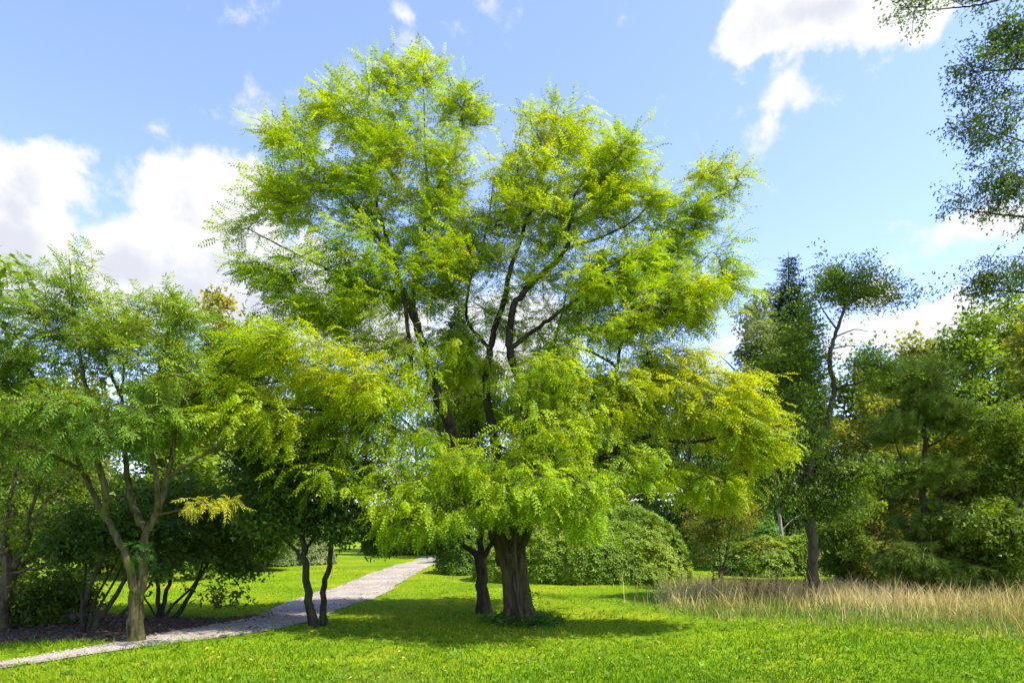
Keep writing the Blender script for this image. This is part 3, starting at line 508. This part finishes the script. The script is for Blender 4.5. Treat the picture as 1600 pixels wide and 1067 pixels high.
make_tree('young_tree', 'young open-branched tree with vase-shaped stems at the end of the tan grass', 'tree', (1127, 922), 17.6, [
 ('trunk', [(1127,924,0),(1127,905,0),(1126,890,0)], .075, .055), ('limb', [(1127,895,0),(1118,885,0),(1105,877,0),(1090,868,0)], .03, .008), ('limb', [(1126,893,0),(1125,868,.1),(1121,845,.1),(1112,815,.1)], .03, .008), ('limb', [(1128,895,0),(1134,870,-.1),(1138,840,-.1),(1145,805,-.1)], .035, .008), ('limb', [(1129,898,0),(1145,882,0),(1165,862,0),(1182,838,0)], .025, .008)],
 [(1115,820,.1,38,28,.6),(1150,805,0,36,28,.6),(1100,852,0,24,18,.4),(1130,785,0,40,16,.5),(1178,842,0,10,10,.2,.5)], 110, 6, 3, SMALL, OL, BARK_BROWN, LEAF, sig=.2, seed=10)
make_tree('overhanging_tree', 'tall tree beyond the shrub border reaching dark feathery branches across the sky', 'tree', (1840, 949), 13.5, [
 ('trunk', [(1840,952,0),(1830,850,0),(1815,650,0),(1800,450,0),(1780,250,0),(1760,50,0)], .22, .07), ('limb', [(1806,520,0),(1740,480,0),(1660,470,0),(1580,455,0),(1490,462,0)], .06, .006), ('limb', [(1798,430,0),(1720,370,0),(1640,345,0),(1560,335,0),(1470,322,0)], .06, .006), ('limb', [(1790,330,0),(1700,260,0),(1620,230,0),(1540,200,0)], .06, .006),
 ('limb', [(1780,250,0),(1700,140,0),(1620,110,0),(1540,112,0),(1490,120,0)], .06, .006), ('limb', [(1765,100,0),(1690,30,0),(1610,-10,0),(1530,8,0),(1430,18,0)], .05, .006)],
 [(1545,112,0,62,38,.6),(1590,60,0,40,40,.5),(1560,190,0,52,38,.6),(1575,260,0,50,38,.6),(1545,295,0,50,28,.5),(1490,320,0,36,16,.35),(1560,420,0,60,30,.6),(1500,440,0,30,14,.3),(1450,14,0,45,14,.35),(1540,-10,0,60,16,.4),
  (1660,130,.2,70,80,.8),(1680,300,.2,70,80,.8),(1660,430,.2,60,40,.8),(1720,20,.2,100,80,1.0)], 190, 7, 3, SMALL, DK+[(.13, .19, .03)], BARK_DARK, LEAF, sig=.26, lsc=1.3, twigr=.008, brt=.014, seed=11)

# ---------------------------------------------------------------- mounds of rhododendron
def mound(name, label, D, blobs, nros, stops, temps=RHO, lm=None, lsc=1., cat='shrub', stems=5):
    """leafy mound: rosettes spread over the outside of overlapping domes that stand on the ground"""
    cx = np.mean([q[0] for q in blobs]); b = W(cx, 0, D); b[2] = gz(b[0], b[1]); root = thing(name, label, cat, b); Ps, Ns = [], []
    A = np.array([q[3]*q[4] for q in blobs], float); ct = rng.multinomial(nros, A/A.sum())
    cen = [np.array([(q[0]-800)/F*(D+q[2]), D+q[2], 0]) for q in blobs]; rad = [np.array([q[3]/F*(D+q[2]), q[5], q[4]/F*(D+q[2])]) for q in blobs]
    for k, c in enumerate(ct):
        v = rng.normal(size=(c, 3)); v /= np.linalg.norm(v, axis=1, keepdims=True); v[:, 2] = np.abs(v[:, 2])*1.0
        bump = 1+.06*sines(v, 5, k+3)+.035*sines(v, 13, k+9); rr = (bump*np.where(rng.uniform(size=c) < .3, rng.uniform(.8, .97, c), rng.uniform(.97, 1.015, c)))[:, None]
        P = cen[k]+v*rad[k]*rr; ok = np.ones(c, bool)
        for j in range(len(blobs)):
            if j != k: ok &= (((P-cen[j])/rad[j])**2).sum(1) > .72
        nn = v/rad[k]; nn /= np.linalg.norm(nn, axis=1, keepdims=True); Ps.append(P[ok]); Ns.append(nn[ok])
    P = np.vstack(Ps); Nn = np.vstack(Ns); P[:, 2] += ground(P[:, 0], P[:, 1])+.06; n = len(P)
    V, Fc, C = leaves(P, Nn+np.array([0, 0, .45])+rng.normal(size=(n, 3))*.25, rng.normal(size=(n, 3)), lsc*rng.uniform(.75, 1.25, n), palette(P, stops, 3, 1.6), temps)
    tag(mesh_obj('foliage', V, Fc, lm or LEAF_GLOSSY, root, col=C, base=b), kind='stuff')
    for k in range(stems):
        q = cen[k % len(cen)]+rng.normal(size=3)*[.25, .15, 0]; q[2] = gz(q[0], q[1])-.05; e = q+np.array([rng.normal()*.5, rng.normal()*.3, rad[k % len(cen)][2]*.85])
        V, Fc = tubes(spline([q, (q+e)/2+rng.normal(size=3)*.08, e], .2)[None], np.linspace(.035, .012, len(spline([q, (q+e)/2, e], .2)))[None] if False else np.full((1, len(spline([q, (q+e)/2, e], .2))), .02), 6) if False else tubes(np.stack([q, (q+e)/2+rng.normal(size=3)*.08, e])[None], np.array([[.04, .028, .012]]), 7)
        mesh_obj('stem', V, Fc, BARK_DARK, root, smooth=True, base=b)
    return root
RH = [(.07, .14, .010), (.12, .21, .012), (.19, .28, .016), (.28, .34, .03)]
mound('rhododendron', 'large domed rhododendron mound with glossy leaves standing on the open lawn', 20.6, [(960,0,.3,115,118,2.0),(870,0,.2,95,105,1.8),(1030,0,0,50,72,1.1),(925,0,-.9,70,85,1.0),(800,0,.5,60,85,1.4)], 9500, RH, lsc=.82)
mound('rhododendron', 'smaller dark rhododendron mound where the gravel path disappears', 24.5, [(722,0,0,38,70,1.2),(760,0,.3,36,62,1.2)], 2000, RH[:3])
mound('rhododendron', 'long low rhododendron hedge behind the slender leaning tree', 23.5, [(1190,0,0,55,52,1.2),(1250,0,.2,60,58,1.3),(1310,0,.3,55,55,1.3)], 3800, RH)
mound('evergreen_shrub', 'leafy evergreen shrub with pale-edged leaves at the far side of the lawn beyond the path', 30, [(440,0,0,42,48,1.6),(490,0,.5,32,40,1.4)], 2000, [(.05, .10, .025), (.13, .19, .05), (.27, .28, .12)], lsc=1.2)
mound('bright_shrub', 'bright green broad-leaved shrub between the domed mound and the long low hedge', 25.5, [(1110,0,.5,40,62,1.2),(1190,0,.4,40,78,1.2),(1150,0,.8,40,70,1.2)], 2400, [(.06, .15, .02), (.12, .26, .025), (.19, .32, .04)], lm=LEAF)
mound('dark_shrub', 'dark round shrub at the far end of the gravel path', 42, [(640,0,0,50,36,2.0),(600,0,1,30,28,1.6)], 1500, DK, lsc=1.6)

# ---------------------------------------------------------------- background trees
def bg_tree(name, label, px, top, D, hw, stops, bottom=None, ncl=120, ntw=7, nlf=3, temps=FAR, bark=BARK_BROWN, lm=None, seed=0, dep=None, lsc=1., cat='tree', sig=None, nb=9, **kw):
    r = np.random.default_rng(seed+100); g0 = HOR+CAMH*F/D; bottom = bottom or g0-12; dep = dep or hw/F*D*.8; h = bottom-top; blobs = []
    for k in range(nb):
        s = (k+.5)/nb; prof = math.sin(math.pi*min(1, .16+.80*s))**.6; a = r.uniform(-1, 1)*.55*prof
        blobs.append((px+a*hw, top+h*(1-s)+0*h, r.uniform(-.5, .5)*dep, hw*prof*r.uniform(.5, .75), max(h/nb*1.15, hw*.28)*r.uniform(.8, 1.1), dep*prof*.6))
    limbs = [('trunk', [(px, g0+2, 0), (px+r.uniform(-.05, .05)*hw, g0-.3*(g0-top), 0), (px+r.uniform(-.12, .12)*hw, g0-.6*(g0-top), 0), (px, g0-.9*(g0-top), 0)], max(.07, (g0-top)/F*D*.018), .03)]
    for k in range(5):
        s = r.uniform(.3, .7); sg = r.choice([-1, 1]); limbs.append(('limb', [(px, g0-s*(g0-top), 0), (px+sg*.3*hw, g0-(s+.1)*(g0-top), r.uniform(-.3, .3)*dep), (px+sg*.7*hw, g0-(s+.16)*(g0-top), r.uniform(-.5, .5)*dep)], max(.03, (g0-top)/F*D*.008), .012))
    return make_tree(name, label, cat, (px, g0), D, limbs, blobs, ncl, ntw, nlf, temps, stops, bark, lm or LEAF, sig=sig or max(.22, hw/F*D*.14), lsc=lsc, seed=seed, twigs=False, shell=.38, **kw)
def spruce(name, label, px, top, D, hw, stops, seed=0, low=.06):
    r = np.random.default_rng(seed); g0 = HOR+CAMH*F/D; b = W(px, g0, D); b[2] = gz(b[0], b[1]); H = (g0-top)/F*D; R = hw/F*D; root = thing(name, label, 'tree', b)
    V, Fc = tubes(np.stack([b+[0, 0, -.05], b+[0, 0, H*.5], b+[0, 0, H]])[None], np.array([[H*.016, H*.010, .012]]), 9); mesh_obj('trunk', V, Fc, BARK_DARK, root, smooth=True, base=b)
    Pb, Rb, P, Dr, Up, Sc = [], [], [], [], [], []
    z = low*H
    while z < H*.985:
        s = z/H; L0 = R*(1-s)**.62*(.8+.3*r.uniform()); nb = 9 if s < .85 else 6
        for k in range(nb):
            a = k/nb*6.283+r.uniform(-.4, .4)+z*3; L = max(.12, L0*r.uniform(.7, 1.12)); d = np.array([math.cos(a), math.sin(a), 0]); q0 = b+[0, 0, z]
            pts = [q0, q0+d*L*.5+[0, 0, -.10*L+.05*L*s], q0+d*L+[0, 0, -.16*L+.35*L*s]]; Pb.append(pts); Rb.append([.008+.012*L, .006+.006*L, .004])
            m = max(3, int(L/.16))
            for j in range(m):
                t = (j+.6)/m; p = (1-t)**2*pts[0]+2*t*(1-t)*np.array(pts[1])+t*t*np.array(pts[2])
                for sg in (-1, 1):
                    P.append(p+r.normal(size=3)*.03); Dr.append(d*.75+sg*np.array([-d[1], d[0], 0])*.8+[0, 0, -.25+r.normal()*.12]); Up.append(np.array([0, 0, 1.])+r.normal(size=3)*.2); Sc.append(r.uniform(.8, 1.25)*(.55+.6*(1-t))*min(1, .22+L/1.6))
            P.append(np.array(pts[2])); Dr.append(d+[0, 0, .1]); Up.append(np.array([0, 0, 1.])); Sc.append(.8*min(1, .25+L/1.6))
        z += max(.22, .03*H*(1.05-s))
    V, Fc = tubes(np.array(Pb), np.array(Rb), 4); tag(mesh_obj('branches', V, Fc, BARK_DARK, root, base=b), kind='stuff')
    P = np.array(P); V, Fc, C = leaves(P, np.array(Dr), np.array(Up), np.array(Sc), palette(P, stops, seed, .6), [t_needles(11, .44, .19, .10, q+seed) for q in range(3)])
    tag(mesh_obj('crown', V, Fc, NEEDLE, root, col=C, base=b), kind='stuff'); return root
SP = [(.022, .055, .02), (.04, .085, .03), (.06, .115, .035)]
YL = [(.09, .15, .02), (.19, .24, .025), (.34, .31, .03), (.45, .36, .04)]
LG = [(.12, .21, .02), (.18, .28, .025), (.28, .36, .035)]
MG = [(.09, .17, .018), (.14, .23, .022), (.20, .29, .03)]
spruce('spruce_tree', 'tall pointed blue-green spruce rising above the other trees', 1232, 394, 34, 98, SP, 3)
spruce('spruce_tree', 'spruce whose pointed tip shows above the yellowing tree', 271, 448, 36, 60, SP, 5)
spruce('spruce_tree', 'dark spruce standing directly behind the golden locust crown', 716, 440, 40, 70, SP, 6)
spruce('spruce_tree', 'narrow spruce between the golden crown and the domed mound', 1012, 500, 44, 60, SP, 7)
for k, (nm, lb, px, top, D, hw, st, kw) in enumerate([
 ('yellowing_tree', 'round tree with yellow autumn tints beside the spruce tip', 322, 474, 28, 78, YL, {}),
 ('broadleaf_tree', 'pale green tree behind the gnarled fanning branches', 30, 560, 19, 105, LG, {}),
 ('broadleaf_tree', 'olive tree seen through the airy crown of the mossy tree', 150, 590, 24, 105, OL, {}),
 ('broadleaf_tree', 'fresh light-green tree behind the spreading dark shrub', 255, 620, 21, 90, LG, {}),
 ('broadleaf_tree', 'mid-green tree between the yellowing tree and the golden crown', 405, 500, 27, 75, GR, {}),
 ('orchard_tree', 'small green tree with bare brown trunk on the lawn beyond the path', 413, 760, 26, 45, GR, dict(bottom=862, ncl=70)),
 ('broadleaf_tree', 'dark green tree behind the two slim curving stems', 470, 590, 33, 85, MG, dict(bottom=838)),
 ('broadleaf_tree', 'deep green tree closing the view above the gravel path', 570, 570, 46, 110, DK, {}),
 ('broadleaf_tree', 'dense dark tree where the gravel path ends', 655, 600, 50, 90, DK, {}),
 ('broadleaf_tree', 'olive green tree behind the fork of the golden tree', 770, 560, 37, 95, OL, {}),
 ('broadleaf_tree', 'mid-green tree behind the domed rhododendron mound', 870, 560, 33, 95, MG, {}),
 ('broadleaf_tree', 'dark broad tree between the domed mound and the weeping tree', 965, 585, 31, 85, DK, {}),
 ('weeping_tree', 'dark weeping tree with hanging curtains of foliage behind the young tree', 1070, 600, 28, 70, DK, dict(temps=HANG, droop=1.6, lsc=1.3, ncl=220)),
 ('birch_tree', 'pale silvery-green birch with drooping twigs next to the tall spruce', 1168, 468, 30, 62, [(.15, .20, .06), (.21, .27, .09), (.29, .34, .12)], dict(bark=BARK_PALE, droop=.7, lsc=.8, ncl=230)),
 ('broadleaf_tree', 'dark green tree filling the gap under the birch', 1160, 640, 29, 75, MG, {}),
 ('broadleaf_tree', 'dark tree below the tall spruce, behind the low hedge', 1250, 620, 28.5, 70, DK, {}),
 ('big_shrub', 'tall olive shrub with yellowish leaves next to the slender leaning tree', 1375, 610, 19.5, 92, OL, dict(temps=OVALT, lsc=1.5, ncl=220, cat='shrub', lm=LEAF)),
 ('big_shrub', 'wide olive-brown shrub with arching branches behind the tan stalks', 1475, 690, 16.6, 85, OL, dict(temps=OVALT, lsc=1.2, ncl=220, cat='shrub')),
 ('big_shrub', 'dark green shrub against the wide olive-brown shrub at the end of the border', 1590, 640, 15.8, 100, MG, dict(temps=OVALT, lsc=1.3, ncl=240, cat='shrub')),
 ('big_shrub', 'low bushy green shrub at the foot of the tall olive shrub', 1330, 770, 18.6, 62, MG, dict(temps=OVALT, lsc=1.1, ncl=130, cat='shrub')),
 ('broadleaf_tree', 'hazy green tree behind the tall olive shrub', 1362, 556, 31, 85, MG, dict(ncl=170)),
 ('broadleaf_tree', 'tall light-green tree beyond the needle-leaved tree', 1485, 525, 29, 95, LG, dict(ncl=200)),
 ('broadleaf_tree', 'tallest green tree of the wood at the border end', 1585, 460, 27, 105, LG, dict(ncl=220)),
 ('broadleaf_tree', 'yellow-green tree in front of the tallest tree of the wood', 1640, 500, 20, 80, OL, {}),
 ('broadleaf_tree', 'round green tree beside the gnarled dark tree', -60, 600, 17, 90, GR, {}),
 ('broadleaf_tree', 'dark tree deep in the wood behind the mossy tree', 90, 640, 34, 120, DK, {}),
 ('broadleaf_tree', 'dark tree closing the lawn beyond the spreading shrub', 330, 640, 36, 110, DK, {}),
 ('broadleaf_tree', 'tall dark green tree deep behind the golden crown', 850, 600, 52, 140, DK, {}),
 ('broadleaf_tree', 'dark green tree deep behind the weeping tree', 1090, 640, 48, 140, DK, {}),
 ('broadleaf_tree', 'dark tree deep behind the olive shrubs', 1420, 620, 40, 150, DK, {}),
 ('broadleaf_tree', 'mid-green tree filling the slope below the overhanging feathery branches', 1530, 505, 25, 80, MG, dict(ncl=190)),
 ('broadleaf_tree', 'light olive tree rising between the dark needles and the flat-topped tree', 1432, 545, 27, 70, OL, dict(ncl=170)),
 ('broadleaf_tree', 'dark tree far behind the low hedge', 1210, 660, 55, 130, DK, {}),
 ('broadleaf_tree', 'dark tree far behind the domed mound', 980, 640, 58, 150, DK, {})]):
    bg_tree(nm, lb, px, top, D, hw, st, seed=k*3+1, **{**dict(ncl=122), **kw})
make_tree('pine_tree', 'dark needle-leaved tree with crooked trunk in front of the olive shrubs', 'tree', (1452, 925), 16.0, [
 ('trunk', [(1452,927,0),(1455,880,0),(1448,820,0),(1440,760,0),(1446,700,0),(1438,640,0),(1430,590,0)], .13, .03), ('limb', [(1452,850,0),(1490,832,-.3),(1530,828,-.5),(1570,812,-.6)], .04, .012), ('limb', [(1440,750,0),(1410,720,-.2),(1395,680,-.3)], .035, .010), ('limb', [(1446,700,0),(1480,680,-.2),(1500,650,-.3)], .03, .010), ('limb', [(1450,840,0),(1420,850,-.4),(1395,865,-.5)], .03, .010)],
 [(1425,600,0,45,26,.6),(1440,650,0,40,26,.6),(1400,680,-.3,30,22,.4),(1490,655,-.3,34,22,.5),(1445,740,-.1,45,28,.6),(1410,860,-.4,45,24,.6),(1465,885,-.2,50,26,.6),(1480,800,-.3,35,20,.4),(1450,810,-.2,35,28,.5)], 150, 6, 4, PINE, [(.09, .15, .016), (.14, .21, .02), (.20, .27, .026)], BARK_DARK, NEEDLE, sig=.2, lsc=1.5, seed=12)
make_tree('maple_tree', 'slim tree with bright green leaves reaching a leaf tip over the mossy tree', 'tree', (-420, 1165), 5.0, [('trunk', [(-420,1168,0),(-415,900,0),(-400,600,0),(-390,350,0)], .10, .04), ('limb', [(-402,620,0),(-300,480,0),(-150,410,0),(2,399,0)], .03, .004), ('limb', [(-395,420,0),(-450,300,0),(-480,200,0)], .03, .006)],
 [(-34,400,0,28,8,.15,3),(-180,400,0,90,60,.5),(-340,330,0,120,120,.7),(-460,250,0,120,120,.7)], 70, 6, 3, OVAL, LG, BARK_BROWN, LEAF, sig=.11, lsc=1.0, seed=31)
# dead trunk, dock stalks, post
db = W(1217, 905, 24.5); db[2] = gz(db[0], db[1]); dead = thing('dead_tree', 'bare pale dead tree with thin bleached branches above the low hedge', 'tree', db)
for nm, pts, r0, r1 in [('trunk', [(1222,898,0),(1222,850,0),(1217,800,0),(1212,760,0),(1205,720,0)], .10, .03), ('limb', [(1217,805,0),(1232,770,0),(1250,735,0)], .04, .01), ('limb', [(1214,775,0),(1198,745,0),(1190,725,0)], .03, .01), ('limb', [(1220,830,0),(1240,810,0),(1262,800,0)], .025, .008)]:
    Pq = spline([W(q[0], q[1], 24.5) for q in pts], .2)
    if nm == 'trunk': Pq[0][2] = gz(Pq[0][0], Pq[0][1])-.05
    V, Fc = tubes(Pq[None], np.linspace(r0, r1, len(Pq))[None], 8, .05); mesh_obj(nm, V, Fc, BARK_PALE, dead, smooth=True, base=db)
for k, (px, py, h, lb) in enumerate([(1168,950,.62,'rust-brown dock stalk in the tan grass, slim and upright'), (1180,953,.55,'rust-brown dock stalk in the tan grass, short with dense seed heads'), (1196,948,.5,'rust-brown dock stalk in the tan grass, leaning towards the leaning tree'), (1214,952,.75,'tallest rust-brown dock stalk, in the tan grass near the leaning tree'), (1256,944,.6,'brown dock stalk right against the slender leaning trunk'), (1115,930,.6,'dark leafy dock stalk beside the young tree'), (1400,935,.7,'brown dock stalk in front of the dark needle-leaved tree')]):
    D = D_of(py); q = W(px, py, D); q[2] = gz(q[0], q[1]); st = thing('dock_stalk', lb, 'weed', q, 'dry dock stalks in the tan grass')
    pts = np.stack([q+[0, 0, -.03], q+[rng.normal()*.02, 0, h*.5], q+[rng.normal()*.06+(.1 if k == 2 else 0), 0, h]]); V, Fc = tubes(pts[None], np.array([[.007, .006, .003]]), 5); mesh_obj('stem', V, Fc, BARK_BROWN, st, base=q)
    n = 160; t_ = rng.uniform(.35, 1, n)[:, None]; P = (1-t_)**2*pts[0]+2*t_*(1-t_)*pts[1]+t_*t_*pts[2]+rng.normal(size=(n, 3))*.025
    V, Fc, C = leaves(P, rng.normal(size=(n, 3))+[0, 0, .6], rng.normal(size=(n, 3)), rng.uniform(.25, .6, n), palette(P, [(.05, .025, .018), (.12, .06, .04), (.18, .10, .06)], k), [(np.array(diamond(np.zeros(3), np.array([1., 0, 0]), np.array([0, 0, 1.]), .09, .035, .2)), QT)])
    tag(mesh_obj('seed_heads', V, Fc, DRY, st, col=C, base=q), kind='stuff')
pq = W(678, 0, 41); pq[2] = gz(pq[0], pq[1]); m_, t, p, o = mat('weathered_wood'); tc = t.nodes.new('ShaderNodeTexCoord').outputs['Object']; t.links.new(ramp(t, tnoise(t, tc, 20), [(.3, (.3, .28, .24)), (.7, (.5, .47, .42))]), p.inputs['Base Color'])
pz = np.array([-.1, 0, .78, .84]); V, Fc = tubes(np.stack([np.zeros(4), np.zeros(4), pz], 1)[None], np.array([[.06, .06, .058, .02]]), 10)
post = mesh_obj('marker_post', V, Fc, m_, smooth=False); post.location = pq; tag(post, 'short pale wooden post beside the far end of the path', 'post')
